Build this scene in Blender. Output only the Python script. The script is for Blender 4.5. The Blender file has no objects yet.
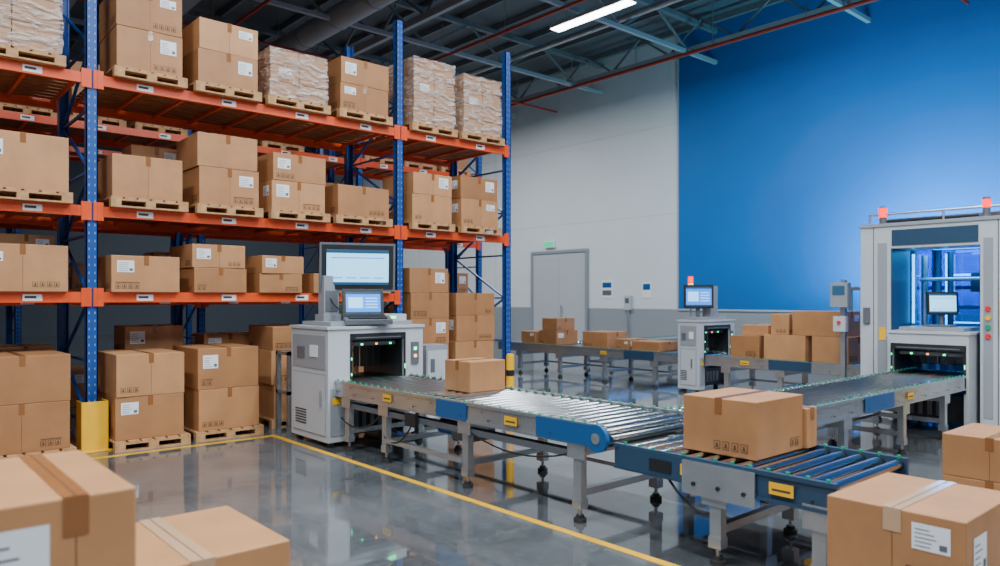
import bpy, math, random
from mathutils import Matrix, Vector
random.seed(7)
S = bpy.context.scene
COL = S.collection

# ------------------------------------------------------------------ materials
def new_mat(name):
    m = bpy.data.materials.new(name); m.use_nodes = True
    nt = m.node_tree; b = nt.nodes["Principled BSDF"]
    return m, nt, b
def pmat(name, col, rough=0.5, metal=0.0, emit=None, estr=0.0, noise=0.0, nscale=6.0, spec=None):
    m, nt, b = new_mat(name)
    b.inputs["Base Color"].default_value = (*col, 1)
    b.inputs["Roughness"].default_value = rough
    b.inputs["Metallic"].default_value = metal
    if spec is not None: b.inputs["Specular IOR Level"].default_value = spec
    if emit:
        b.inputs["Emission Color"].default_value = (*emit, 1)
        b.inputs["Emission Strength"].default_value = estr
    if noise > 0:
        tc = nt.nodes.new("ShaderNodeTexCoord"); n = nt.nodes.new("ShaderNodeTexNoise")
        n.inputs["Scale"].default_value = nscale; n.inputs["Detail"].default_value = 5
        r = nt.nodes.new("ShaderNodeValToRGB")
        r.color_ramp.elements[0].position = 0.3; r.color_ramp.elements[1].position = 0.7
        r.color_ramp.elements[0].color = tuple([c*(1-noise) for c in col]+[1])
        r.color_ramp.elements[1].color = tuple([min(1, c*(1+noise)) for c in col]+[1])
        nt.links.new(tc.outputs["Object"], n.inputs["Vector"])
        nt.links.new(n.outputs["Fac"], r.inputs["Fac"])
        nt.links.new(r.outputs["Color"], b.inputs["Base Color"])
    return m

def cardboard_mat():
    m, nt, b = new_mat("cardboard")
    oi = nt.nodes.new("ShaderNodeObjectInfo")
    r = nt.nodes.new("ShaderNodeValToRGB")
    r.color_ramp.elements[0].color = (0.34, 0.148, 0.054, 1)
    r.color_ramp.elements[1].color = (0.52, 0.255, 0.108, 1)
    nt.links.new(oi.outputs["Random"], r.inputs["Fac"])
    tc = nt.nodes.new("ShaderNodeTexCoord"); n = nt.nodes.new("ShaderNodeTexNoise")
    n.inputs["Scale"].default_value = 3; n.inputs["Detail"].default_value = 8
    mr = nt.nodes.new("ShaderNodeMapRange")
    mr.inputs["From Min"].default_value = .3; mr.inputs["From Max"].default_value = .7
    mr.inputs["To Min"].default_value = .86; mr.inputs["To Max"].default_value = 1.1
    nt.links.new(tc.outputs["Object"], n.inputs["Vector"])
    nt.links.new(n.outputs["Fac"], mr.inputs["Value"])
    mx = nt.nodes.new("ShaderNodeVectorMath"); mx.operation = 'SCALE'
    nt.links.new(r.outputs["Color"], mx.inputs[0]); nt.links.new(mr.outputs["Result"], mx.inputs["Scale"])
    nt.links.new(mx.outputs["Vector"], b.inputs["Base Color"])
    b.inputs["Roughness"].default_value = 0.55
    bp = nt.nodes.new("ShaderNodeBump"); bp.inputs["Strength"].default_value = .35; bp.inputs["Distance"].default_value = .02
    nt.links.new(n.outputs["Fac"], bp.inputs["Height"]); nt.links.new(bp.outputs["Normal"], b.inputs["Normal"])
    return m
M = {}
M['card'] = cardboard_mat()
M['tape'] = pmat("packing_tape", (0.27, 0.105, 0.035), 0.16)
M['cleartape'] = pmat("clear_packing_tape", (0.50, 0.32, 0.19), 0.10, spec=.9)
M['seam'] = pmat("cardboard_seam", (0.10, 0.042, 0.016), 0.9)
M['ink'] = pmat("printed_ink", (0.09, 0.045, 0.022), 0.7)
M['label'] = pmat("paper_label", (0.78, 0.80, 0.83), 0.5)
M['hole'] = pmat("rack_perforation", (0.22, 0.30, 0.42), 0.5)
M['wood'] = pmat("pallet_wood", (0.46, 0.25, 0.11), 0.75, noise=.3, nscale=9)
M['blue'] = pmat("rack_blue_paint", (0.006, 0.065, 0.30), 0.35)
M['dark'] = pmat("dark_slot", (0.012, 0.015, 0.02), 0.6)
M['orange'] = pmat("beam_orange_paint", (0.72, 0.075, 0.010), 0.36, noise=.08)
M['zinc'] = pmat("galvanised_steel", (0.5, 0.52, 0.54), 0.35, metal=0.9, noise=.15)
M['deck'] = pmat("rack_deck", (0.28, 0.095, 0.03), 0.6, noise=.2)
M['yellow'] = pmat("safety_yellow", (0.88, 0.47, 0.005), 0.4, noise=.06)
M['white'] = pmat("machine_light_grey", (0.47, 0.50, 0.53), 0.28)
M['white2'] = pmat("machine_panel_grey", (0.27, 0.29, 0.32), 0.33)
M['alu'] = pmat("aluminium", (0.50, 0.525, 0.55), 0.26, metal=0.8, noise=.08)
M['roller'] = pmat("roller_steel", (0.68, 0.70, 0.71), 0.16, metal=1.0)
M['convblue'] = pmat("conveyor_blue", (0.006, 0.085, 0.26), 0.35)
M['navy'] = pmat("conveyor_navy", (0.02, 0.055, 0.105), 0.35)
M['black'] = pmat("black_plastic", (0.012, 0.014, 0.017), 0.4)
M['grey'] = pmat("grey_plastic", (0.11, 0.12, 0.14), 0.4)
M['rubber'] = pmat("rubber_foot", (0.03, 0.03, 0.03), 0.7)
M['green'] = pmat("green_roller_cap", (0.0, 0.20, 0.11), 0.35, emit=(0.0, 0.8, 0.45), estr=.12)
M['greenled'] = pmat("green_led", (0, .8, .3), 0.4, emit=(0.01, 1, .35), estr=5)
M['amberled'] = pmat("amber_led", (1, .5, .1), 0.4, emit=(1, .32, .03), estr=4)
M['redled'] = pmat("red_beacon", (.9, .02, .01), 0.3, emit=(1, .010, .004), estr=3.2)
M['blueled'] = pmat("blue_led_strip", (.1, .5, 1), 0.4, emit=(.03, .36, 1), estr=5)
M['whiteled'] = pmat("lamp_diffuser", (1, 1, 1), 0.4, emit=(.93, .97, 1), estr=14)
M['screen'] = pmat("screen_pale", (.2, .45, .6), 0.3, emit=(.22, .62, 1), estr=1.9)
M['screenblue'] = pmat("screen_blue", (.03, .15, .5), 0.3, emit=(.01, .20, .85), estr=1.7)
M['screendark'] = pmat("screen_dark", (.02, .05, .09), 0.25, emit=(.03, .14, .28), estr=.5)
M['steel'] = pmat("roof_steel", (0.17, 0.18, 0.19), 0.5, noise=.1)
M['steellt'] = pmat("roof_steel_light", (0.36, 0.375, 0.39), 0.45)
M['redpipe'] = pmat("sprinkler_pipe_red", (0.42, 0.03, 0.015), 0.4)
M['red'] = pmat("red_button", (0.7, 0.02, 0.02), 0.35)
M['signgreen'] = pmat("exit_sign_green", (0, .35, .15), .4, emit=(.01, .7, .3), estr=.9)

def glass_mat(name, col, fac=0.75):
    m = bpy.data.materials.new(name); m.use_nodes = True; nt = m.node_tree; nt.nodes.clear()
    o = nt.nodes.new("ShaderNodeOutputMaterial"); t = nt.nodes.new("ShaderNodeBsdfTransparent")
    t.inputs["Color"].default_value = (*col, 1)
    g = nt.nodes.new("ShaderNodeBsdfGlossy"); g.inputs["Roughness"].default_value = .06; g.inputs["Color"].default_value = (.4, .72, 1, 1)
    mx = nt.nodes.new("ShaderNodeMixShader"); mx.inputs[0].default_value = 1-fac
    nt.links.new(t.outputs[0], mx.inputs[1]); nt.links.new(g.outputs[0], mx.inputs[2]); nt.links.new(mx.outputs[0], o.inputs[0])
    return m
M['glass'] = glass_mat("tinted_glass", (.07, .38, .72), .85)

def wrap_mat():
    m = bpy.data.materials.new("stretch_film"); m.use_nodes = True; nt = m.node_tree
    b = nt.nodes["Principled BSDF"]; o = nt.nodes["Material Output"]
    b.inputs["Base Color"].default_value = (.74, .64, .58, 1); b.inputs["Roughness"].default_value = .14
    tc = nt.nodes.new("ShaderNodeTexCoord"); mp = nt.nodes.new("ShaderNodeMapping")
    mp.inputs["Scale"].default_value = (1.3, 1.3, 4.5); mp.inputs["Rotation"].default_value = (.35, .3, 0)
    n = nt.nodes.new("ShaderNodeTexNoise"); n.inputs["Scale"].default_value = 2.6; n.inputs["Detail"].default_value = 5; n.inputs["Distortion"].default_value = 1.8
    nt.links.new(tc.outputs["Object"], mp.inputs["Vector"]); nt.links.new(mp.outputs[0], n.inputs["Vector"])
    bp = nt.nodes.new("ShaderNodeBump"); bp.inputs["Strength"].default_value = 1.0; bp.inputs["Distance"].default_value = .09
    nt.links.new(n.outputs["Fac"], bp.inputs["Height"]); nt.links.new(bp.outputs["Normal"], b.inputs["Normal"])
    t = nt.nodes.new("ShaderNodeBsdfTransparent"); mx = nt.nodes.new("ShaderNodeMixShader")
    mr = nt.nodes.new("ShaderNodeMapRange"); mr.inputs["From Min"].default_value = .42; mr.inputs["From Max"].default_value = .62
    mr.inputs["To Min"].default_value = .15; mr.inputs["To Max"].default_value = .75
    nt.links.new(n.outputs["Fac"], mr.inputs["Value"]); nt.links.new(mr.outputs[0], mx.inputs[0])
    nt.links.new(t.outputs[0], mx.inputs[1]); nt.links.new(b.outputs[0], mx.inputs[2]); nt.links.new(mx.outputs[0], o.inputs[0])
    return m
M['film'] = wrap_mat()

def floor_mat():
    m, nt, b = new_mat("polished_concrete")
    tc = nt.nodes.new("ShaderNodeTexCoord")
    n = nt.nodes.new("ShaderNodeTexNoise"); n.inputs["Scale"].default_value = .8; n.inputs["Detail"].default_value = 9; n.inputs["Roughness"].default_value = .62
    n2 = nt.nodes.new("ShaderNodeTexNoise"); n2.inputs["Scale"].default_value = 14; n2.inputs["Detail"].default_value = 6
    nt.links.new(tc.outputs["Object"], n.inputs["Vector"]); nt.links.new(tc.outputs["Object"], n2.inputs["Vector"])
    r = nt.nodes.new("ShaderNodeValToRGB")
    r.color_ramp.elements[0].position = .32; r.color_ramp.elements[1].position = .68
    r.color_ramp.elements[0].color = (.045, .051, .057, 1); r.color_ramp.elements[1].color = (.15, .162, .172, 1)
    ad = nt.nodes.new("ShaderNodeMath"); ad.operation = 'MULTIPLY_ADD'; ad.inputs[1].default_value = .3
    nt.links.new(n2.outputs["Fac"], ad.inputs[0])
    ml = nt.nodes.new("ShaderNodeMath"); ml.operation = 'MULTIPLY'; ml.inputs[1].default_value = .7
    nt.links.new(n.outputs["Fac"], ml.inputs[0]); nt.links.new(ml.outputs[0], ad.inputs[2])
    nt.links.new(ad.outputs[0], r.inputs["Fac"])
    sp = nt.nodes.new("ShaderNodeSeparateXYZ"); nt.links.new(tc.outputs["Object"], sp.inputs[0])
    def joint(out, off):
        a = nt.nodes.new("ShaderNodeMath"); a.operation = 'ADD'; a.inputs[1].default_value = off; nt.links.new(out, a.inputs[0])
        p = nt.nodes.new("ShaderNodeMath"); p.operation = 'PINGPONG'; p.inputs[1].default_value = 3.0; nt.links.new(a.outputs[0], p.inputs[0])
        l = nt.nodes.new("ShaderNodeMath"); l.operation = 'LESS_THAN'; l.inputs[1].default_value = .006; nt.links.new(p.outputs[0], l.inputs[0]); return l
    j1 = joint(sp.outputs[0], 100.8); j2 = joint(sp.outputs[1], 100.5)
    mxj = nt.nodes.new("ShaderNodeMath"); mxj.operation = 'MAXIMUM'; nt.links.new(j1.outputs[0], mxj.inputs[0]); nt.links.new(j2.outputs[0], mxj.inputs[1])
    mc = nt.nodes.new("ShaderNodeMixRGB"); mc.inputs[2].default_value = (.04, .045, .05, 1)
    nt.links.new(mxj.outputs[0], mc.inputs[0]); nt.links.new(r.outputs[0], mc.inputs[1])
    nt.links.new(mc.outputs[0], b.inputs["Base Color"])
    mr = nt.nodes.new("ShaderNodeMapRange"); mr.inputs["From Min"].default_value = .3; mr.inputs["From Max"].default_value = .7
    mr.inputs["To Min"].default_value = .02; mr.inputs["To Max"].default_value = .11
    nt.links.new(n.outputs["Fac"], mr.inputs["Value"]); nt.links.new(mr.outputs[0], b.inputs["Roughness"])
    b.inputs["Specular IOR Level"].default_value = 1.0
    b.inputs["IOR"].default_value = 2.0
    bp = nt.nodes.new("ShaderNodeBump"); bp.inputs["Strength"].default_value = .10; bp.inputs["Distance"].default_value = .01
    n3 = nt.nodes.new("ShaderNodeTexNoise"); n3.inputs["Scale"].default_value = 2.5; n3.inputs["Detail"].default_value = 2
    nt.links.new(tc.outputs["Object"], n3.inputs["Vector"]); nt.links.new(n3.outputs["Fac"], bp.inputs["Height"]); nt.links.new(bp.outputs["Normal"], b.inputs["Normal"])
    return m
M['floor'] = floor_mat()
M['wallwhite'] = pmat("wall_white_paint", (.66, .68, .70), .6, noise=.03, nscale=.5)
M['wallshade'] = pmat("wall_shade_tone", (.07, .085, .11), .6)  # dimness behind the racks, put into the wall colour
M['wallmid'] = pmat("wall_low_bounce_grey", (.25, .27, .30), .6)  # unseen walls, toned darker to cut bounced light
M['wallgrey'] = pmat("wall_grey_paint", (.28, .30, .33), .5)
M['wallblue'] = pmat("wall_blue_paint", (.002, .13, .42), .55, noise=.08, nscale=.25, spec=.25)
M['paneljoint'] = pmat("panel_joint", (.40, .42, .45), .6)
M['ceil'] = pmat("roof_deck", (.11, .12, .13), .6, noise=.1)
M['door'] = pmat("door_grey", (.45, .47, .50), .45)
M['line'] = pmat("floor_line_yellow", (.78, .42, .01), .35, noise=.12, nscale=5)

# ------------------------------------------------------------------ mesh builder
class MB:
    def __init__(s): s.v=[]; s.f=[]; s.m=[]; s.sm=[]; s.mats=[]
    def mi(s, k):
        if k not in s.mats: s.mats.append(k)
        return s.mats.index(k)
    def raw(s, vs, fs, k, smooth=False):
        o=len(s.v); s.v += [tuple(v) for v in vs]
        i=s.mi(k)
        for f in fs: s.f.append([o+a for a in f]); s.m.append(i); s.sm.append(smooth)
    def box(s, x0,x1,y0,y1,z0,z1,k):
        if x0>x1:x0,x1=x1,x0
        if y0>y1:y0,y1=y1,y0
        if z0>z1:z0,z1=z1,z0
        vs=[(x0,y0,z0),(x1,y0,z0),(x1,y1,z0),(x0,y1,z0),(x0,y0,z1),(x1,y0,z1),(x1,y1,z1),(x0,y1,z1)]
        s.raw(vs,[(0,3,2,1),(4,5,6,7),(0,1,5,4),(1,2,6,5),(2,3,7,6),(3,0,4,7)],k)
    def obox(s, mat4, sx,sy,sz,k, off=(0,0,0)):
        vs=[]
        for z in(-1,1):
            for (x,y) in((-1,-1),(1,-1),(1,1),(-1,1)):
                vs.append(mat4 @ Vector((off[0]+x*sx/2,off[1]+y*sy/2,off[2]+z*sz/2)))
        s.raw(vs,[(0,3,2,1),(4,5,6,7),(0,1,5,4),(1,2,6,5),(2,3,7,6),(3,0,4,7)],k)
    def beam(s, p0,p1,w,h,k):
        p0=Vector(p0);p1=Vector(p1);d=p1-p0;L=d.length
        q=d.to_track_quat('Z','Y').to_matrix().to_4x4()
        s.obox(Matrix.Translation((p0+p1)/2)@q,w,h,L,k)
    def cyl(s, p0,p1,r,k,n=12,cap=True):
        p0=Vector(p0);p1=Vector(p1);d=p1-p0
        q=d.to_track_quat('Z','Y').to_matrix()
        a=q@Vector((1,0,0));b=q@Vector((0,1,0));vs=[]
        for p in(p0,p1):
            for i in range(n):
                t=2*math.pi*i/n; vs.append(p+a*math.cos(t)*r+b*math.sin(t)*r)
        s.raw(vs,[(i,(i+1)%n,n+(i+1)%n,n+i) for i in range(n)],k,True)
        if cap:
            s.raw(vs,[tuple(reversed(range(n))),tuple(range(n,2*n))],k)
    def tube(s, pts, r, k, n=8):
        for i in range(len(pts)-1): s.cyl(pts[i],pts[i+1],r,k,n)
    def build(s, name, bevel=0, loc=None, parent=None):
        me=bpy.data.meshes.new(name); me.from_pydata(s.v,[],s.f)
        for k in s.mats: me.materials.append(M[k])
        me.polygons.foreach_set("material_index",s.m); me.polygons.foreach_set("use_smooth",s.sm)
        me.update()
        o=bpy.data.objects.new(name,me); COL.objects.link(o)
        if loc: o.location=loc
        if bevel:
            b=o.modifiers.new("bevel",'BEVEL'); b.width=bevel; b.segments=2; b.limit_method='ANGLE'; b.angle_limit=math.radians(50)
        if parent: o.parent=parent
        return o
def cable(p0,p1,sag,n=8):
    p0=Vector(p0);p1=Vector(p1); out=[]
    for i in range(n+1):
        t=i/n; p=p0.lerp(p1,t); p.z-=sag*4*t*(1-t); out.append(p)
    return out

# ------------------------------------------------------------------ room
RX0,RX1,RY0,RY1,RZ = -12,22,-10,42,11.2
def simple(name,x0,x1,y0,y1,z0,z1,k):
    b=MB(); b.box(x0,x1,y0,y1,z0,z1,k); return b.build(name)
simple("floor",RX0-.3,RX1+.3,RY0-.3,RY1+.3,-.2,0,'floor')
simple("ceiling",RX0-.3,RX1+.3,RY0-.3,RY1+.3,RZ,RZ+.2,'ceil')
b=MB()
b.box(RX1,RX1+.3,15.56,RY1+.3,1.5,RZ,'wallwhite')
b.box(RX1,RX1+.3,RY0,15.56,1.5,RZ,'wallblue')
b.box(RX1,RX1+.3,RY0,RY1+.3,0,1.5,'wallgrey')
b.build("wall_east")
simple("wall_west",RX0-.3,RX0,RY0,RY1,0,RZ,'wallmid')
simple("wall_south",RX0-.3,RX1+.3,RY0-.3,RY0,0,RZ,'wallmid')
simple("wall_north",RX0-.3,RX1+.3,RY1,RY1+.3,0,RZ,'wallshade')
simple("baseboard_east",RX1-.03,RX1,RY0,19.7,0,.15,'grey')
b=MB(); b.box(RX1-.05,RX1,RY0,15.56,1.46,1.52,'paneljoint'); b.box(RX1-.03,RX1,15.53,15.59,1.5,RZ,'paneljoint')
for y in [25.4,31.4,37.4]: b.box(RX1-.004,RX1,y,y+.02,1.5,RZ,'paneljoint')
for z in [4.9,8.1]: b.box(RX1-.004,RX1,15.6,RY1,z,z+.012,'paneljoint')
b.build("trim_1")

# door on east wall
b=MB()
dy0,dy1,dz=19.9,22.9,3.75
W=RX1-.005
b.box(W-.10,W,dy0-.12,dy0,0.005,dz+.12,'white2'); b.box(W-.10,W,dy1,dy1+.12,0.005,dz+.12,'white2'); b.box(W-.10,W,dy0,dy1,dz,dz+.12,'white2')
b.box(W-.05,W,dy0,(dy0+dy1)/2-.006,0.01,dz,'door'); b.box(W-.05,W,(dy0+dy1)/2+.006,dy1,0.01,dz,'door')
b.cyl((W-.11,21.2,1.1),(W-.11,21.2,1.6),.025,'zinc')
b.build("door_1")
b=MB(); b.box(RX1-.12,RX1,21.6,22.2,4.0,4.28,'label'); b.box(RX1-.13,RX1-.12,21.64,22.16,4.04,4.24,'signgreen'); b.build("exit_sign")
b=MB(); b.box(RX1-.02,RX1,18.55,19.1,1.9,2.6,'label'); b.box(RX1-.025,RX1-.02,18.6,19.05,2.3,2.5,'convblue'); b.box(RX1-.025,RX1-.02,18.6,19.05,2.0,2.2,'grey'); b.build("wall_notice")
b=MB(); b.box(RX1-.02,RX1,16.7,17.15,1.9,2.5,'label'); b.box(RX1-.025,RX1-.02,16.76,17.09,2.2,2.42,'convblue'); b.build("wall_notice")
b=MB(); b.box(RX1-.13,RX1-.01,17.6,17.9,1.45,2.0,'white'); b.box(RX1-.14,RX1-.13,17.66,17.84,1.7,1.9,'grey'); b.cyl((RX1-.07,17.75,0),(RX1-.07,17.75,1.5),.03,'zinc'); b.build("electrical_box", .01)

# ------------------------------------------------------------------ roof structure
E=.06
b=MB()
for y in [-6,-1,4,9,14,19,24,29,34,39]:
    b.beam((RX0+E,y,10.9),(RX1-E,y,10.9),.16,.16,'steel'); b.beam((RX0+E,y,9.85),(RX1-E,y,9.85),.12,.12,'steellt')
    x=RX0+E; up=True
    while x<RX1-1.8:
        b.beam((x,y,10.9 if up else 9.85),(x+1.7,y,9.85 if up else 10.9),.06,.06,'steel')
        x+=1.7; up=not up
b.build("roof_truss")
b=MB()
for x in [-9,-7.5,-6,-4.5,-3,-1.5,0,1.5,3,6,7.5,9,11,13.5,15,16.5,18,19.5,21.4]:
    b.beam((x,RY0+E,11.09),(x,RY1-E,11.09),.08,.2,'steel')
b.build("roof_purlin")
b=MB()
for x in [4.5,12.5,20.8]:
    b.beam((x,RY0+E,10.05),(x,RY1-E,10.05),.14,.22,'steellt')
    y=RY0+E
    while y<RY1-2.6:
        b.beam((x,y,10.1),(x,y+1.25,11),.06,.06,'steel'); b.beam((x,y+1.25,11),(x,y+2.5,10.1),.06,.06,'steel'); y+=2.5
b.build("roof_girder")
b=MB()
for x,z,r in [(20.2,9.75,.06),(14.2,9.6,.045),(8.0,9.5,.045)]:
    b.cyl((x,RY0+E,z),(x,RY1-E,z),r,'redpipe')
    for y in range(-8,40,3): b.cyl((x,y,z),(x,y,RZ),.012,'zinc',6)
for y in [6.5,21.5]:
    b.cyl((RX0+E,y,9.6),(RX1-E,y,9.6),.04,'redpipe')
b.build("sprinkler_pipes")
b=MB()
b.cyl((10.5,RY0+.5,9.95),(10.5,RY1-.5,9.95),.34,'steellt',24); b.cyl((17.2,RY0+.5,10.2),(17.2,RY1-.5,10.2),.1,'zinc',12)
b.cyl((3.2,RY0+.5,10.3),(3.2,RY1-.5,10.3),.25,'steellt',24)
for y in range(-9,41,2): b.cyl((10.5,y,9.95),(10.5,y+.05,9.95),.36,'zinc',24); b.cyl((10.5,y,9.95),(10.5,y,RZ),.015,'zinc',6)
b.build("ventilation_duct")
b=MB()
x=6.2
b.box(x,x+.5,RY0+.2,RY1-.2,9.5,9.53,'steellt'); b.box(x,x+.02,RY0+.2,RY1-.2,9.53,9.63,'steellt'); b.box(x+.48,x+.5,RY0+.2,RY1-.2,9.53,9.63,'steellt')
for y in range(-9,41,3): b.cyl((x+.01,y,9.5),(x+.01,y,RZ),.01,'zinc',6); b.cyl((x+.49,y,9.5),(x+.49,y,RZ),.01,'zinc',6)
b.build("cable_tray")

# ------------------------------------------------------------------ luminaires (one visible lamp, the others added to brighten the hall)
def luminaire(x,y,z,L=2.8,w=.4,power=300,along='Y',col=(.88,.95,1)):
    b=MB()
    hx,hy=(w/2,L/2) if along=='Y' else (L/2,w/2)
    b.box(x-hx,x+hx,y-hy,y+hy,z,z+.1,'steellt'); b.box(x-hx+.03,x+hx-.03,y-hy+.03,y+hy-.03,z-.02,z,'whiteled')
    for dy in(-.9,.9): b.cyl((x,y+dy,z+.1),(x,y+dy,RZ),.01,'zinc',6)
    o=b.build("linear_highbay_lamp")
    ld=bpy.data.lights.new("lamp_light",'AREA'); ld.shape='RECTANGLE'; ld.size=2*hx; ld.size_y=2*hy; ld.energy=power; ld.color=col
    lo=bpy.data.objects.new("lamp_light",ld); COL.objects.link(lo); lo.location=(x,y,z-.05); lo.parent=o
luminaire(15,13.4,9.5,power=650); luminaire(15,22.5,9.5,power=850); luminaire(15,32,9.5,power=500)  # first is the visible lamp; all further ones added for overall brightness
luminaire(15,5,9.5,power=200); luminaire(15,-3.5,9.5,power=300)
for x in (6.5,-1.5):
    for y in (5.0,-3.5): luminaire(x,y,9.5,power=700)
luminaire(10,1,9.5,power=420)
luminaire(2.2,2.6,9.5,power=600)

def added_washer(x,y,z,L,power,tilt):  # added fixture and light, put in to make the blue wall glow
    b=MB(); b.box(x-.1,x+.1,y-L/2,y+L/2,z-.1,z-.02,'grey')
    b.box(x-.04,x+.04,y-L/2+.05,y-L/2+.13,0,z-.1,'grey'); b.box(x-.04,x+.04,y+L/2-.13,y+L/2-.05,0,z-.1,'grey')
    b.box(x-.2,x+.2,y-L/2,y-L/2+.2,0,.03,'grey'); b.box(x-.2,x+.2,y+L/2-.2,y+L/2,0,.03,'grey')
    o=b.build("added_wall_wash")
    ld=bpy.data.lights.new("added_wash_light",'AREA'); ld.shape='RECTANGLE'; ld.size=.16; ld.size_y=L-.1; ld.energy=power; ld.color=(.16,.74,1)
    lo=bpy.data.objects.new("added_wash_light",ld); COL.objects.link(lo); lo.location=(x,y,z); lo.rotation_euler=(0,math.radians(180+tilt),0); lo.parent=o
added_washer(19.4,6.9,2.2,3.2,1500,45)

# ------------------------------------------------------------------ floor markings
b=MB()
b.box(4.33,4.41,-4,9.78,0.001,.004,'line'); b.box(-6,4.33,9.70,9.78,0.001,.004,'line')
b.box(8.2,11.2,5.2,5.28,.001,.004,'line'); b.box(8.2,8.28,-2,5.2,.001,.004,'line')
b.box(9.0,9.08,7.0,16,.001,.004,'line'); b.box(9.08,21,7.0,7.08,.001,.004,'line')
b.build("floor_marking_lines")

# ------------------------------------------------------------------ cardboard boxes
def carton(x0,y0,z0,w,d,h,rot=None,tape='y',label=None,marks=True,name="cardboard_box",clear=False,side=True,toff=0,labpos=None,tw=None):
    """x0,y0,z0 min corner; w along X, d along Y"""
    b=MB(); e=.003
    x1,y1=w/2,d/2
    b.box(-x1,x1,-y1,y1,0,h,'card')
    tk='cleartape' if clear else 'tape'
    if tw is None: tw=.06 if not clear else .075
    drop=min(.12,h*.3)
    vs=random.random()<.45
    def quad(p,k): b.raw(p,[(0,1,2,3)],k)
    ta,tb=toff-tw/2,toff+tw/2
    if tape=='y':
        quad([(ta,-y1-e,h+e),(tb,-y1-e,h+e),(tb,y1+e,h+e),(ta,y1+e,h+e)],tk)
        quad([(toff-.002,-y1,h+e*1.4),(toff+.002,-y1,h+e*1.4),(toff+.002,y1,h+e*1.4),(toff-.002,y1,h+e*1.4)],'seam')
        quad([(ta,-y1-e,h-drop),(tb,-y1-e,h-drop),(tb,-y1-e,h+e),(ta,-y1-e,h+e)],tk)
        if vs: quad([(toff-.0015,-y1-e*.5,0),(toff+.0015,-y1-e*.5,0),(toff+.0015,-y1-e*.5,h-drop),(toff-.0015,-y1-e*.5,h-drop)],'seam')
    else:
        quad([(-x1-e,ta,h+e),(x1+e,ta,h+e),(x1+e,tb,h+e),(-x1-e,tb,h+e)],tk)
        quad([(-x1,toff-.002,h+e*1.4),(x1,toff-.002,h+e*1.4),(x1,toff+.002,h+e*1.4),(-x1,toff+.002,h+e*1.4)],'seam')
        quad([(-x1-e,ta,h-drop),(-x1-e,ta,h+e),(-x1-e,tb,h+e),(-x1-e,tb,h-drop)],tk)
        if vs: quad([(-x1-e*.5,toff-.0015,0),(-x1-e*.5,toff-.0015,h-drop),(-x1-e*.5,toff+.0015,h-drop),(-x1-e*.5,toff+.0015,0)],'seam')
    def F(u,v,uw,vh,k,ee=.003):
        X=-x1+u; quad([(X,-y1-ee,v),(X+uw,-y1-ee,v),(X+uw,-y1-ee,v+vh),(X,-y1-ee,v+vh)],k)
    def L(u,v,uw,vh,k,ee=.003):
        Y=y1-u; quad([(-x1-ee,Y,v),(-x1-ee,Y-uw,v),(-x1-ee,Y-uw,v+vh),(-x1-ee,Y,v+vh)],k)
    def icons(G,W):
        s=min(.055,h*.14); n=random.choice([2,3,4]); u=random.choice([.06*W,W-.08*W-n*s*1.35])
        v=h*.1
        for i in range(n):
            G(u+i*s*1.35,v,s,s*1.15,'ink'); G(u+i*s*1.35+s*.1,v+s*.1,s*.8,s*.95,'card',.004)
            G(u+i*s*1.35+s*.35,v+s*.25,s*.3,s*.6,'ink',.005)
            G(u+i*s*1.35+s*.2,v+s*.25,s*.6,s*.12,'ink',.005)
        if random.random()<.5: G(u,v+s*1.35,n*s*1.3,s*.15,'ink')
    def lab(G,W,lw=None,pos=None):
        lw=lw or min(.2,W*.26); lh=lw*random.choice([.55,.75,.9]); lh=min(lh,h*.5)
        u=random.choice([.08*W,W-.1*W-lw]); v=h-lh-h*.12-random.random()*.03
        if pos: u,v,lw,lh=pos
        G(u,v,lw,lh,'label')
        for i in range(5): G(u+lw*.08,v+lh*(.12+.16*i),lw*random.uniform(.35,.6),lh*.035,'grey',.004)
        G(u+lw*.72,v+lh*.12,lw*.2,lh*.22,'grey',.0045)
    if label is None: label=random.random()<.5
    if marks and random.random()<.75: icons(F,w)
    if labpos: lab(F,w,pos=labpos)
    elif label: lab(F,w)
    if side:
        if random.random()<.7: icons(L,d)
        if random.random()<.3: lab(L,d)
    o=b.build(name,bevel=.007)
    o.location=(x0+w/2,y0+d/2,z0)
    o.rotation_euler=(0,0,math.radians(random.uniform(-1.6,1.6) if rot is None else rot))
    return o

def pallet(x0,y0,z0,w,d,h=.13):
    b=MB(); 
    n=6; g=w*.03; sw=(w-g*(n-1))/n
    for i in range(n): b.box(-w/2+i*(sw+g),-w/2+i*(sw+g)+sw,-d/2,d/2,h-.022,h,'wood')
    for y in(-d/2,-.05,d/2-.1):
        b.box(-w/2,w/2,y,y+.1,h-.044,h-.022,'wood')
        for x in(-w/2,-.06,w/2-.12): b.box(x,x+.12,y,y+.1,.02,h-.044,'wood')
        b.box(-w/2,w/2,y,y+.1,0,.02,'wood')
    return b.build("wooden_pallet",loc=(x0+w/2,y0+d/2,z0))

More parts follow.
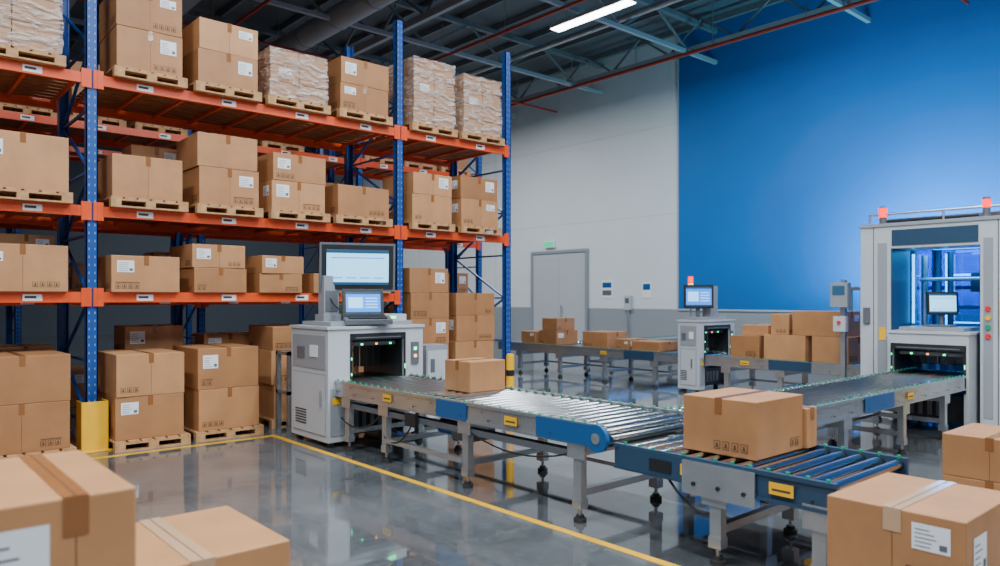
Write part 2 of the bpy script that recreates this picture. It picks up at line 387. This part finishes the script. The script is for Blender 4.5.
def wrapped(x0,y0,z0,w,d,h,rows=3):
    b=MB(); nx=2; ny=2
    for i in range(nx):
        for j in range(ny):
            for k in range(rows):
                g=.008; s=random.uniform(-.006,.006)
                b.box(-w/2+i*w/nx+g+s,-w/2+(i+1)*w/nx-g+s,-d/2+j*d/ny+g,-d/2+(j+1)*d/ny-g,k*h/rows+.003,(k+1)*h/rows-.004,'card')
    b.raw([(-w*.35,-d/2+.004,h*.5),(-w*.12,-d/2+.004,h*.5),(-w*.12,-d/2+.004,h*.62),(-w*.35,-d/2+.004,h*.62)],[(0,1,2,3)],'label')
    for k in range(1,rows): b.box(-w/2+.006,w/2-.006,-d/2+.006,-d/2+.02,k*h/rows-.006,k*h/rows+.006,'seam')
    n=18; rings=14; pts=[]
    for r in range(rings+1):
        z=h*r/rings*1.0
        for i in range(n*4):
            s,t=divmod(i,n); t=t/n
            c=[(-1,-1),(1,-1),(1,1),(-1,1)]; a=c[s]; bb=c[(s+1)%4]
            px=a[0]+(bb[0]-a[0])*t; py=a[1]+(bb[1]-a[1])*t
            j=.012+.012*math.sin(9*z+3*px+5*py)*math.sin(17*z-4*px)+random.uniform(-.004,.006)
            pts.append((px*(w/2+j),py*(d/2+j),z+ .008))
    N=n*4; fs=[]
    for r in range(rings):
        for i in range(N): fs.append((r*N+i,r*N+(i+1)%N,(r+1)*N+(i+1)%N,(r+1)*N+i))
    fs.append(tuple(rings*N+i for i in range(N)))
    b.raw(pts,fs,'film',False)
    return b.build("stretch_wrapped_pallet_load",loc=(x0+w/2,y0+d/2,z0))

# ------------------------------------------------------------------ pallet rack
def rack(xs,y0,y1,levels_per_bay,top,guards,name="pallet_rack"):
    b=MB(); pw=.13; pd=.10
    for x in xs:
        for yy,s in((y0,1),(y1,-1)):
            ya,yb=(yy,yy+pd) if s==1 else (yy-pd,yy)
            b.box(x-pw/2,x-pw/2+.012,ya,yb,0,top,'blue'); b.box(x+pw/2-.012,x+pw/2,ya,yb,0,top,'blue')
            b.box(x-pw/2,x+pw/2,(ya if s==1 else yb-.012),(ya+.012 if s==1 else yb),0,top,'blue')
            b.box(x-pw/2-.04,x+pw/2+.04,ya-.03,yb+.03,0,.012,'blue')
            if s==1:
                z=.2
                while z<top-.05:
                    for dx in(-.033,.033):
                        b.raw([(x+dx-.008,ya-.0015,z),(x+dx+.008,ya-.0015,z),(x+dx+.005,ya-.0015,z+.03),(x+dx-.005,ya-.0015,z+.03)],[(0,1,2,3)],'hole')
                    b.raw([(x-pw/2-.0015,ya+.03,z),(x-pw/2-.0015,ya+.03,z+.035),(x-pw/2-.0015,ya+.055,z+.035),(x-pw/2-.0015,ya+.055,z)],[(0,1,2,3)],'dark')
                    z+=.1
        z=.3; up=True
        while z<top-.7:
            b.beam((x,y0+pd,z if up else z+.8),(x,y1-pd,z+.8 if up else z),.035,.03,'blue')
            b.beam((x,y0+pd,z),(x,y1-pd,z),.035,.03,'blue'); z+=.8; up=not up
    for i in range(len(xs)-1):
        xa,xb=xs[i]+pw/2,xs[i+1]-pw/2
        for zt in levels_per_bay[i]:
            for yy in(y0-.02,y1-.03):
                b.box(xa,xb,yy,yy+.05,zt-.13,zt,'orange')
                b.box(xa,xb,yy-.001,yy,zt-.085,zt-.045,'orange')
                for xx in(xa,xb-.05): b.box(xx-.01,xx+.06,yy-.012,yy,zt-.18,zt+.05,'orange')
            for xx in(xs[i]+.01,xs[i+1]-.065): b.box(xx,xx+.055,y0-.028,y0-.003,zt-.18,zt+.05,'orange')
            nx=int((xb-xa)/.55)
            for k in range(nx+1):
                xx=xa+.05+(xb-xa-.14)*k/nx; b.box(xx,xx+.04,y0+.03,y1-.03,zt-.06,zt-.02,'orange')
            yy=y0+.05
            while yy<y1-.15:
                b.box(xa+.01,xb-.01,yy,yy+.13,zt-.02,zt,'deck'); yy+=.18
            n=int((xb-xa)/1.1)
            for k in range(n):
                xx=xa+.45+k*1.1; 
                if xx+.3<xb:
                    b.box(xx,xx+.2,y0-.023,y0-.0215,zt-.11,zt-.03,'label'); b.box(xx+.02,xx+.14,y0-.0245,y0-.023,zt-.08,zt-.05,'ink')
    o=b.build(name)
    for x in guards:
        g=MB(); g.box(x-.15,x+.15,y0-.16,y0-.145,0,.62,'yellow'); g.box(x-.15,x-.135,y0-.145,y0+.12,0,.62,'yellow'); g.box(x+.135,x+.15,y0-.145,y0+.12,0,.62,'yellow')
        g.box(x-.19,x+.19,y0-.2,y0-.16,0,.02,'yellow')
        g.build("rack_post_guard",.004)
    return o
RY=10.32; RYB=12.05
XS=[-2.3,2.256,6.83,9.24]
Z1,Z2,Z3=1.975,3.05,4.70
rack(XS,RY,RYB,[[Z1,Z2,Z3],[Z1,Z2,Z3],[Z2,Z3]],6.5,[2.256])
BX=[-1.9,1.6,5.1,8.6,12.1]
rack(BX,14.6,16.0,[[1.9,3.3,5.0]]*4,6.5,[])
rack([-1,3,7,11],21.0,22.4,[[2.1,3.9,5.7]]*3,7.0,[])

P=.13; YF=10.22
def stack(x0,x1,z,hs,y=YF,d=.95,pal=True,dx=.04):
    if pal: pallet(x0-dx,y-.04,z,x1-x0+2*dx,1.15); z+=P
    for i,h in enumerate(hs):
        j=random.uniform(-.014,.014)
        carton(x0+j,y+random.uniform(0,.02),z,x1-x0-.01,d,h-.002); z+=h
def back(x0,x1,z,hs,y=11.42,d=.5): 
    for h in hs: carton(x0,y,z,x1-x0,d,h-.002,marks=False); z+=h
# level 3
pallet(.85,YF-.02,Z3,1.1,1.15); wrapped(.9,YF,Z3+P,1.0,1.0,.95)
stack(2.52,3.33,Z3,[.54,.52]); stack(3.52,4.36,Z3,[.47,.42])
pallet(4.5,YF-.02,Z3,1.0,1.15); wrapped(4.54,YF,Z3+P,.9,1.0,.70,3)
stack(5.68,6.56,Z3,[.42,.40])
pallet(7.0,YF-.02,Z3,.95,1.15); wrapped(7.04,YF,Z3+P,.84,1.0,1.10,4)
pallet(8.05,YF-.02,Z3,1.0,1.15); wrapped(8.1,YF,Z3+P,.86,1.0,1.02,4)
back(3.0,3.8,Z3,[.5,.4]); back(4.6,5.5,Z3,[.4,.3])
# level 2
stack(1.02,1.98,Z2,[.67]); stack(2.48,3.34,Z2,[.55]); stack(3.54,4.38,Z2,[.52,.46]); stack(4.58,5.44,Z2,[.44,.40]); stack(5.62,6.56,Z2,[.48])
stack(7.02,7.84,Z2,[.47,.36]); stack(8.06,8.92,Z2,[.48,.40])
back(3.0,3.7,Z2,[.55,.5]); back(5.9,6.6,Z2,[.4,.42]); back(4.5,5.3,Z2,[.45])
# level 1
stack(1.02,1.97,Z1,[.56],pal=False); stack(2.46,3.3,Z1,[.47],pal=False); stack(3.46,4.2,Z1,[.34,.32],pal=False); stack(4.4,5.06,Z1,[.28,.26],pal=False)
stack(5.25,5.75,Z1,[.3],pal=False); stack(5.9,6.6,Z1,[.4,.3],pal=False)
back(3.3,4.1,Z1,[.3,.3]); back(4.6,5.5,Z1,[.35])
# ground
stack(.98,1.96,0,[.56,.55],y=9.92,d=1.0); stack(2.46,3.28,0,[.54,.53],y=9.95,d=1.0); stack(3.44,4.28,0,[.55,.55],y=9.98,d=1.0)
stack(4.62,5.4,0,[.5,.5,.35],y=10.3,d=.9); stack(5.7,6.5,0,[.5,.5],y=10.3,d=.9)
back(2.9,3.7,0,[.55,.55,.4],y=11.35,d=.6); back(4.0,4.8,0,[.5,.55,.3],y=11.35,d=.6); back(1.0,1.9,0,[.6,.6],y=11.35,d=.6)
stack(7.02,7.84,0,[.5,.46,.46,.44,.42],y=10.3,d=.9); stack(8.02,8.9,0,[.5,.5,.46,.4],y=10.3,d=.9)
for zt in (0,1.9,3.3,5.0):
    for i in range(4):
        for k in range(3):
            x=BX[i]+.2+k*1.08
            if random.random()<.85: stack(x,x+.85,zt,[.5,.45] if random.random()<.6 else [.5],y=14.7,d=.9)

# ------------------------------------------------------------------ roller conveyors
def conveyor(axis,a0,a1,c0,c1,z,legs,nearrail='alu',accents=(),labels=(),pitch=.135,rail=.2,r=.038):
    b=MB()
    T=(lambda a,c,zz:(c,a,zz)) if axis=='Y' else (lambda a,c,zz:(a,c,zz))
    def bx(a,aa,c,cc,z0,z1,k):
        p=T(a,c,z0);q=T(aa,cc,z1); b.box(p[0],q[0],p[1],q[1],p[2],q[2],k)
    zt=z+.012; zb=zt-rail; tk=.03
    for c,s in((c0,1),(c1,-1)):
        ci=c+s*tk
        bx(a0,a1,c,ci,zb,zt,nearrail)
        bx(a0,a1,c-s*.012,c,zt-.03,zt,nearrail)
        bx(a0,a1,c-s*.012,c,zb,zb+.025,nearrail)
        bx(a0,a1,c,ci+s*.05,zb,zb+.012,nearrail)
        for (p,q,k) in accents: bx(p,q,c-s*.018,c-s*.012,zb+.01,zt-.012,k)
        for p in labels:
            bx(p,p+.17,c-s*.022,c-s*.018,zb+.06,zb+.14,'yellow'); bx(p+.02,p+.15,c-s*.0235,c-s*.022,zb+.085,zb+.1,'ink')
        a=a0+.06
        while a<a1-.04:
            p=T(a,ci-s*.012,zt-.012); b.cyl(p,(p[0],p[1],zt+.016),.014,'green',8)
            p=T(a,ci,z-r); q=T(a,ci+s*.022,z-r); b.cyl(p,q,r+.004,'black',12)
            a+=pitch
        a=a0+.15
        while a<a1-.1:
            p=T(a,c-s*.012,zb+.06); q=T(a,c-s*.02,zb+.06); b.cyl(p,q,.01,'black',6)
            p=T(a+.1,c-s*.0125,zb+.13); b.cyl(p,T(a+.1,c-s*.016,zb+.13),.008,'dark',6); a+=.42
    a=a0+.06
    while a<a1-.04:
        b.cyl(T(a,c0+tk,z-r),T(a,c1-tk,z-r),r,'roller',14); a+=pitch
    bx(a0+.05,a1-.05,c0+.04,c1-.04,zb-.01,zb+.01,'black')
    for a in legs:
        for c,s in((c0,1),(c1,-1)):
            bx(a-.045,a+.045,c+s*.015,c+s*.085,.14,zb,'alu')
            bx(a-.1,a+.1,c-s*.004,c+s*.004,zb-.12,zb+.04,'alu')
            bx(a-.05,a+.05,c+s*.005,c+s*.095,.12,.2,'alu')
            p=T(a,c+s*.05,.03);q=T(a,c+s*.05,.15); b.cyl(p,q,.016,'zinc',8)
            p=T(a,c+s*.05,.0);q=T(a,c+s*.05,.035); b.cyl(p,q,.055,'rubber',14)
            p=T(a,c+s*.05,.035);q=T(a,c+s*.05,.06); b.cyl(p,q,.035,'rubber',12)
        bx(a-.03,a+.03,c0+.08,c1-.08,.22,.28,'alu'); bx(a-.03,a+.03,c0+.08,c1-.08,zb-.1,zb-.03,'alu')
    for i in range(len(legs)-1):
        bx(legs[i]+.04,legs[i+1]-.04,c1-.07,c1-.03,.23,.27,'alu')
    return b,T,bx

XA0,XA1=4.6,5.75
b,T,bx=conveyor('Y',4.0,9.3,XA0,XA1,.85,[4.28,5.8,7.3,8.15],'alu',[(4.02,4.75,'convblue'),(5.75,6.25,'convblue')],[5.0,7.1])
for c,s in((XA0,-1),(XA1,1)):
    b.cyl((c+s*.035,4.03,.75),(c-s*.005,4.03,.75),.115,'convblue',24); b.cyl((c+s*.042,4.03,.75),(c+s*.03,4.03,.75),.045,'alu',16)
b.box(4.75,5.1,5.9,6.2,.42,.6,'grey'); b.cyl((4.9,6.2,.5),(4.9,6.55,.5),.085,'convblue',20)
b.box(4.56,4.6,6.6,6.8,.5,.64,'black')
b.box(4.6,4.65,5.85,7.25,.24,.29,'alu')
b.box(4.62,4.72,4.3,8.1,.54,.6,'grey')
b.tube(cable((4.58,6.7,.5),(4.62,7.3,.3),.12),.01,'black'); b.tube(cable((4.62,4.4,.56),(4.62,5.7,.56),.10),.008,'black'); b.tube(cable((4.62,7.35,.56),(4.62,8.3,.4),.15),.012,'black')
for (yy,zz) in ((3.975,.80),(3.925,.755)): b.cyl((XA0+.03,yy,zz),(XA1-.03,yy,zz),.028,'roller',14)
b.build("roller_conveyor")
b,T,bx=conveyor('Y',2.08,3.86,XA0,XA1,.73,[2.95,2.2],'navy',[(3.2,3.8,'navy')],[3.05,2.35])
b.box(4.575,4.60,3.3,3.5,.59,.68,'black')
b.box(4.57,4.585,2.62,3.2,.48,.72,'alu')
for yy in (2.7,2.9,3.1): b.cyl((4.572,yy,.56),(4.56,yy,.56),.016,'black',8)
b.tube(cable((4.62,3.4,.6),(4.66,2.95,.35),.1),.01,'black')
b.build("roller_conveyor")
b,T,bx=conveyor('X',5.82,12.6,3.5,4.45,.80,[6.4,8.0,9.6,11.0],'alu',[(8.4,9.2,'convblue')],[7.0,9.6])
b.build("roller_conveyor")
b,T,bx=conveyor('Y',8.5,14.6,12.72,13.75,.76,[9.6,11.0,12.4,13.8],'alu',[(9.6,10.4,'navy')],[10.9])
b.build("roller_conveyor")
b,T,bx=conveyor('Y',5.3,8.35,12.72,13.75,.76,[5.6,6.8,7.9],'alu',[(6.2,7.0,'navy')],[7.4])
b.build("roller_conveyor")
b,T,bx=conveyor('X',14.2,20.5,12.3,13.2,.76,[14.6,16.4,18.2,20],'alu',[],[])
b.build("roller_conveyor")

# ------------------------------------------------------------------ monitors
def monitor(b,cx,cy,cz,w,h,yaw,tilt=0,kind='screen',bez='black',th=.05,bzf=.07):
    m=Matrix.Translation((cx,cy,cz))@Matrix.Rotation(math.radians(yaw),4,'Z')@Matrix.Rotation(math.radians(tilt),4,'X')
    b.obox(m,w,th,h,bez)
    b.obox(m,w*.6,th*.6,h*.6,bez,(0,th*.7,0))
    f=-th/2-.002; bz=bzf*w
    b.obox(m,w-bz*.6,.003,h-bz*.6,'black',(0,f,0)); f-=.002
    b.obox(m,w-2*bz,.004,h-2*bz,kind,(0,f,0))
    iw,ih=w-2*bz,h-2*bz; f2=f-.003
    b.obox(m,iw,.003,ih*.10,'screendark',(0,f2,ih*.45))
    b.obox(m,iw,.003,ih*.08,'screendark',(0,f2,-ih*.46))
    if kind=='screen':
        b.obox(m,iw*.86,.003,ih*.03,'screenblue',(0,f2,ih*.27))
        for i in range(4): b.obox(m,iw*.16,.003,ih*.03,'screenblue',(-iw*.33+i*iw*.22,f2,-ih*.3))
    else:
        b.obox(m,iw*.42,.003,ih*.5,'screen',(-iw*.22,f2,0))
        for i in range(4): b.obox(m,iw*.35,.003,ih*.05,'screen',(iw*.24,f2,ih*(.2-.14*i)))
    return m

# ------------------------------------------------------------------ scanning tunnel machine
def tunnel(T,W,D,H,zc,op=.52,leftw=.34,rightw=.32):
    b=MB()
    def bx(x0,x1,y0,y1,z0,z1,k):
        b.obox(T,abs(x1-x0),abs(y1-y0),abs(z1-z0),k,((x0+x1)/2,(y0+y1)/2,(z0+z1)/2))
    zo=zc+op
    bx(0,leftw,0,D,.07,H,'white'); bx(W-rightw,W,0,D,.07,H,'white')
    bx(leftw,W-rightw,0,D,zo,H,'white')
    bx(-.006,0,.06,D-.06,.14,H*.62,'white2'); bx(-.012,-.006,.075,D-.075,.155,H*.61,'white')
    bx(-.01,0,.06,D-.06,H*.66,H-.08,'white2')
    for i in range(6): bx(-.018,-.012,D*.55,D*.85,.25+i*.035,.265+i*.035,'dark')
    bx(-.035,-.012,.14,.17,H*.35,H*.48,'zinc')
    bx(-.02,-.01,D*.25,D*.45,H*.76,H*.86,'label'); bx(-.02,-.01,D*.6,D*.8,H*.74,H*.84,'grey')
    bx(.03,leftw-.03,-.008,0,.15,H*.5,'white2')
    if leftw>.15: bx(.05,leftw-.05,-.014,-.008,.55,.63,'yellow')
    bx(leftw-.03,W-rightw+.03,-.012,0,zo-.015,zo+.07,'black')
    bx(leftw+.05,W-rightw-.05,-.016,-.012,zo+.005,zo+.02,'grey')
    bx(leftw-.03,leftw,-.012,0,zc-.25,zo,'black'); bx(W-rightw,W-rightw+.03,-.012,0,zc-.25,zo,'black')
    for i in range(4): bx(leftw-.02,leftw-.008,-.02,-.012,zc+.05+i*.1,zc+.08+i*.1,'greenled' if i%2==0 else 'dark')
    bx(W-rightw+.01,W-rightw+.02,-.02,-.012,zc+.1,zc+.16,'greenled')
    if rightw>.15:
        bx(W-.2,W-.08,-.02,0,H-.5,H-.2,'grey'); bx(W-.16,W-.12,-.028,-.02,H-.31,H-.27,'greenled'); bx(W-.16,W-.12,-.028,-.02,H-.41,H-.37,'amberled')
    bx(leftw,leftw+.02,0.02,D-.02,.1,zo,'black'); bx(W-rightw-.02,W-rightw,0.02,D-.02,.1,zo,'black'); bx(leftw,W-rightw,0.02,D-.02,zo-.02,zo,'black')
    n=7; ww=(W-rightw-leftw-.04)/n
    for i in range(n): bx(leftw+.02+i*ww+.006,leftw+.02+(i+1)*ww-.006,D*.55,D*.56,zc+.1,zo-.02,'black')
    bx(leftw+.05,W-rightw-.05,.12,.17,zo-.1,zo-.05,'grey')
    for i in range(3): bx(leftw+.2+i*.22,leftw+.23+i*.22,.11,.12,zo-.09,zo-.07,'amberled' if i==1 else 'greenled')
    bx(leftw+.02,W-rightw-.02,.1,D-.05,.12,zc-.3,'black')
    for i in range(5): bx(leftw+.08+i*.12,leftw+.14+i*.12,.08,.1,.2,zc-.36,'grey')
    bx(-.02,W+.02,-.02,D+.02,H,H+.035,'white'); bx(.1,W-.1,.12,D-.12,H+.035,H+.09,'white2')
    for x in(.05,W-.1):
        for y in(.06,D-.12): bx(x,x+.07,y,y+.07,0,.07,'rubber')
    return b,bx

TA=Matrix.Translation((4.5,8.42,0))
b,bx=tunnel(TA,1.45,1.03,1.50,.85)
b.box(4.72,4.98,8.95,9.2,1.58,1.68,'white2'); b.box(4.74,4.96,8.98,9.14,1.6,2.2,'white2'); b.box(4.76,4.94,8.97,8.98,1.72,2.0,'grey'); b.cyl((4.84,9.06,2.2),(5.2,8.98,2.3),.05,'grey')
monitor(b,5.2,8.9,2.32,1.02,.66,-22,3,'screen','grey',.10,.09)
b.cyl((5.15,8.75,1.58),(5.15,8.78,1.75),.04,'grey')
monitor(b,5.12,8.62,1.83,.54,.38,-24,-14,'screenblue','black',.06,.08)
mk=Matrix.Translation((5.12,8.50,1.61))@Matrix.Rotation(math.radians(-22),4,'Z')@Matrix.Rotation(math.radians(12),4,'X')
b.obox(mk,.62,.26,.06,'grey'); b.obox(mk,.5,.15,.02,'black',(0,0,.035))
b.box(5.45,5.8,8.6,9.0,1.58,1.68,'white'); b.box(5.5,5.62,8.59,8.6,1.62,1.65,'greenled')
b.tube(cable((4.8,9.0,1.95),(5.1,8.7,1.66),.1),.01,'black')
b.build("parcel_scanning_machine",.006)

b=MB()
for x in(4.55,5.6):
    for y in(9.65,10.0): b.box(x,x+.06,y,y+.06,0,1.15,'alu')
b.box(4.55,5.66,9.65,9.71,1.1,1.15,'alu'); b.box(4.55,4.61,9.65,10.06,1.1,1.15,'alu'); b.box(4.55,4.61,9.65,10.06,.55,.6,'alu'); b.box(5.6,5.66,9.65,10.06,1.1,1.15,'alu'); b.box(4.55,5.66,10.0,10.06,1.1,1.15,'alu')
b.build("guard_frame")

TC=Matrix.Translation((12.65,8.45,0))
b,bx=tunnel(TC,1.3,.5,1.42,.76,leftw=.2,rightw=.2)
monitor(b,13.0,8.7,1.93,.60,.48,-42,0,'screenblue','black',.06); b.cyl((13.05,8.75,1.45),(13.05,8.75,1.75),.04,'grey')
b.box(13.3,13.55,8.6,8.8,1.5,2.15,'white2')
b.cyl((12.95,8.85,1.45),(12.95,8.85,2.25),.015,'zinc'); b.cyl((12.95,8.85,2.22),(12.95,8.85,2.34),.05,'redled'); b.cyl((12.95,8.85,2.12),(12.95,8.85,2.2),.05,'amberled')
b.build("parcel_scanning_machine",.005)

TE=Matrix.Translation((11.72,4.52,0))@Matrix.Rotation(math.radians(-90),4,'Z')
b,bx=tunnel(TE,1.06,1.1,1.38,.80,op=.36,leftw=.06,rightw=.06)
monitor(b,12.2,3.95,1.82,.42,.34,-52,-4,'screen','black',.05); b.cyl((12.22,3.97,1.4),(12.22,3.97,1.7),.03,'grey'); b.box(12.05,12.4,3.8,4.15,1.45,1.5,'grey')
b.build("parcel_scanning_machine",.005)

# ------------------------------------------------------------------ inspection portal (big frame)
b=MB()
PX0,PX1=12.0,12.75
YL0,YL1=4.60,5.05; YR0,YR1=2.55,3.40; HT=3.0
b.box(PX0,PX1,YL0,YL1,0.05,HT,'white'); b.box(PX0,PX1,YR0,YR1,.05,HT,'white')
b.box(PX0,PX1,YR1,YL0,2.66,HT,'white')
b.box(PX0-.006,PX0,YL0+.05,YL0+.19,.2,2.75,'white2'); b.box(PX0-.004,PX0,YL0+.245,YL0+.255,.05,HT,'dark')
b.box(PX0-.006,PX0,YR1-.16,YR1-.04,.2,2.75,'white2'); b.box(PX0-.004,PX0,YR1-.225,YR1-.215,.05,HT,'dark')
b.box(PX0-.012,PX0,YR1+.02,YL0-.02,2.70,2.94,'navy')
b.box(PX0-.012,PX0,YR0+.1,YR0+.5,1.3,2.1,'white2')
for i,k in enumerate(['red','yellow','green','red']): b.cyl((PX0,YR1-.1,1.75-.13*i),(PX0-.03,YR1-.1,1.75-.13*i),.035,k,14)
b.box(PX0-.02,PX0,YR1-.32,YR1-.24,1.4,1.9,'yellow'); b.box(PX0-.01,PX0,YL0+.07,YL0+.17,1.25,1.45,'yellow')
b.box(PX0-.03,PX0,YL0+.3,YL0+.4,1.5,1.75,'grey')
b.box(PX0-.02,PX1,YR0-.02,YL1+.02,HT,HT+.05,'white2'); b.box(PX0-.03,PX1+.03,YL0-.03,YL1+.03,0,.05,'grey'); b.box(PX0-.03,PX1+.03,YR0-.03,YR1+.03,0,.05,'grey')
# dark inner reveal of the portal opening
b.box(PX0+.02,PX1,YL0-.012,YL0,.05,2.66,'navy'); b.box(PX0+.02,PX1,YR1,YR1+.012,.05,2.66,'navy')
RX=15.2
for y in(YR0,YL1-.12):
    b.box(RX-.12,RX,y,y+.12,0,HT,'white2'); b.box(13.9,14.0,y,y+.12,0,HT,'white2')
    b.box(PX1,RX,y,y+.12,HT-.14,HT,'white2'); b.box(PX1,RX,y,y+.12,.0,.2,'white2'); b.box(PX1,RX,y+.02,y+.1,1.0,1.06,'navy')
    b.box(PX1,RX-.1,y+.05,y+.065,.2,HT-.14,'glass')
b.box(RX-.12,RX,YR0,YL1,HT-.14,HT,'navy'); b.box(RX-.12,RX,YR0,YL1,0,.2,'white2'); b.box(RX-.07,RX-.055,YR0,YL1,.2,HT-.14,'glass')
b.box(RX-.1,RX,3.6,3.68,.2,HT,'navy'); b.box(RX-.1,RX,YR0,YL1,1.7,1.76,'navy'); b.box(RX-.1,RX,YR0,YL1,.2,1.2,'navy')
b.box(PX1,RX,YR0,YL1,HT,HT+.04,'navy')
for x in(12.85,13.6,14.5):
    b.box(x,x+.06,YR0+.2,YL1-.2,2.76,2.80,'blueled')
b.box(14.9,14.94,YR0+.3,YL1-.3,2.3,2.33,'blueled'); b.box(14.9,14.94,YR0+.3,YL1-.3,1.45,1.47,'blueled')
for y in(4.05,4.75,3.1): b.box(14.92,14.95,y,y+.03,1.3,2.7,'blueled')
for y in(YR1+.03,YL0-.06): b.box(PX1+.02,PX1+.05,y,y+.03,1.5,2.6,'blueled')
b.box(13.2,14.6,2.9,3.3,.05,2.2,'navy'); b.box(13.19,13.2,2.95,3.25,1.2,2.0,'screenblue')
b.cyl((13.4,4.6,.1),(13.4,4.6,2.6),.05,'zinc'); b.cyl((13.2,4.6,2.2),(13.2,3.1,2.2),.03,'zinc'); b.cyl((14.3,4.5,.1),(14.3,4.5,2.7),.05,'navy')
b.box(13.3,13.6,3.6,3.9,2.0,2.3,'navy'); b.cyl((13.45,3.75,2.3),(13.45,3.75,2.9),.03,'zinc')
for y in(2.6,3.9,4.95):
    b.cyl((12.1,y,HT+.05),(12.1,y,HT+.2),.015,'zinc')
b.cyl((12.1,2.6,HT+.2),(12.1,4.95,HT+.2),.018,'zinc'); b.cyl((12.6,2.6,HT+.14),(12.6,4.95,HT+.14),.03,'black')
b.box(12.3,12.6,3.2,3.5,HT+.05,HT+.14,'grey')
b.cyl((12.1,4.75,HT+.05),(12.1,4.75,HT+.15),.05,'grey'); b.cyl((12.1,4.75,HT+.15),(12.1,4.75,HT+.30),.06,'redled',16); b.cyl((12.1,4.75,HT+.30),(12.1,4.75,HT+.32),.05,'grey',16)
b.cyl((12.1,3.35,HT+.05),(12.1,3.35,HT+.18),.05,'grey'); b.cyl((12.1,3.35,HT+.18),(12.1,3.35,HT+.30),.055,'redled',16); b.cyl((12.1,3.35,HT+.3),(12.1,3.35,HT+.33),.05,'grey')
b.build("inspection_portal_machine",.006)
for (x,y,z,e) in ((13.6,3.9,2.75,60),):
    ld=bpy.data.lights.new("portal_blue_light",'AREA'); ld.shape='RECTANGLE'; ld.size=1.6; ld.size_y=1.4; ld.energy=e; ld.color=(.06,.45,1)
    lo=bpy.data.objects.new("portal_blue_light",ld); COL.objects.link(lo); lo.location=(x,y,z); lo.parent=bpy.data.objects["inspection_portal_machine"]

b=MB(); b.box(12.28,12.36,5.42,5.5,0,2.2,'alu'); b.box(12.2,12.4,5.36,5.56,0,.03,'alu'); b.box(12.14,12.28,5.32,5.6,1.75,2.15,'white2'); b.box(12.13,12.14,5.36,5.56,1.95,2.1,'screendark')
b.box(12.16,12.28,5.36,5.56,1.35,1.6,'white'); b.cyl((12.16,5.46,1.5),(12.13,5.46,1.5),.03,'red'); b.build("control_post",.005)
def bollard(x,y,h=1.07,r=.06):
    b=MB(); b.cyl((x,y,0),(x,y,h),r,'yellow',20); b.cyl((x,y,h),(x,y,h+.02),r*.8,'yellow',20); b.cyl((x,y,0),(x,y,.015),r*1.8,'yellow',20); b.cyl((x,y,h*.72),(x,y,h*.8),r+.002,'black',20); b.build("safety_bollard")
bollard(7.2,8.0); bollard(11.4,2.85,.95,.09)
b=MB(); b.box(6.35,6.75,8.9,9.3,.05,1.2,'white2'); b.box(6.37,6.73,8.89,8.9,.12,1.12,'white'); b.box(6.42,6.5,8.885,8.89,.8,1.0,'grey'); b.box(6.4,6.7,8.95,9.25,0,.05,'black'); b.cyl((6.66,8.885,.6),(6.66,8.87,.6),.02,'zinc')
b.build("electrical_cabinet",.006)

# ------------------------------------------------------------------ boxes on conveyors
carton(4.86,2.77,.733,.69,.62,.42,rot=0,tape='x',label=False,side=True)
carton(5.56,2.74,.733,.155,.5,.31,rot=0,tape='y',label=False,marks=False,side=False)
carton(5.12,6.35,.853,.52,.46,.34,rot=0,tape='x',label=False)
zc=.763
def cc(x,y,w,d,h,z=zc,**k): return carton(x,y,z,w,d,h,**k)
cc(12.85,12.6,.75,.6,.34); cc(12.9,12.65,.65,.5,.3,z=zc+.342); cc(12.85,13.35,.6,.5,.3)
cc(12.85,11.0,.7,.75,.36); cc(12.85,9.55,.7,.75,.2); cc(12.9,10.4,.6,.4,.22)
cc(12.8,7.25,.8,.6,.42); cc(12.8,6.35,.8,.8,.46); cc(12.85,5.6,.8,.65,.46); cc(12.85,5.72,.75,.9,.44,z=zc+.462); cc(12.9,7.1,.7,.55,.2,z=zc+.422)
cc(12.85,6.70,.7,.34,.38,z=zc+.462)

# ------------------------------------------------------------------ foreground boxes
random.seed(21)
def fstack(x,y,w,d,ztop,hs,**k):
    z=ztop
    for i,h in enumerate(hs):
        z-=h; carton(x,y,max(z,0.0),w,d,h-.002 if i else h,rot=0 if i==0 else None,**(k if i==0 else {}))
fstack(-.16,2.53,.84,.77,1.30,[.42,.44,.44],tape='y',toff=.25,labpos=(.42,.13,.18,.22),tw=.07)
fstack(.72,3.16,.78,.75,.80,[.40,.40],tape='y',label=False,clear=True,tw=.1)
fstack(4.1,1.22,.83,.69,.80,[.40,.40],tape='x',labpos=(.1,.10,.2,.2),clear=True,tw=.09)
pallet(6.55,.9,0,1.3,1.35)
carton(6.7,1.5,.13,.75,.67,.33,rot=0,tape='x'); carton(6.7,1.5,.462,.75,.67,.338,rot=0,tape='x')
carton(7.1,.95,.13,.7,.5,.4,rot=0); carton(7.1,.95,.532,.7,.5,.36,rot=0)

# ------------------------------------------------------------------ world + camera
w=bpy.data.worlds.new("world"); S.world=w; w.use_nodes=True
w.node_tree.nodes["Background"].inputs[0].default_value=(.5,.6,.7,1); w.node_tree.nodes["Background"].inputs[1].default_value=.3
cd=bpy.data.cameras.new("camera"); cam=bpy.data.objects.new("camera",cd); COL.objects.link(cam)
cam.location=(0,0,1.9); cam.rotation_euler=(math.radians(90),0,-math.asin(.6587))
cd.sensor_width=36; cd.lens=26.64; cd.shift_y=.015; cd.clip_start=.05; cd.clip_end=200
cd.dof.use_dof=True; cd.dof.focus_distance=8.0; cd.dof.aperture_fstop=1.6
S.camera=cam
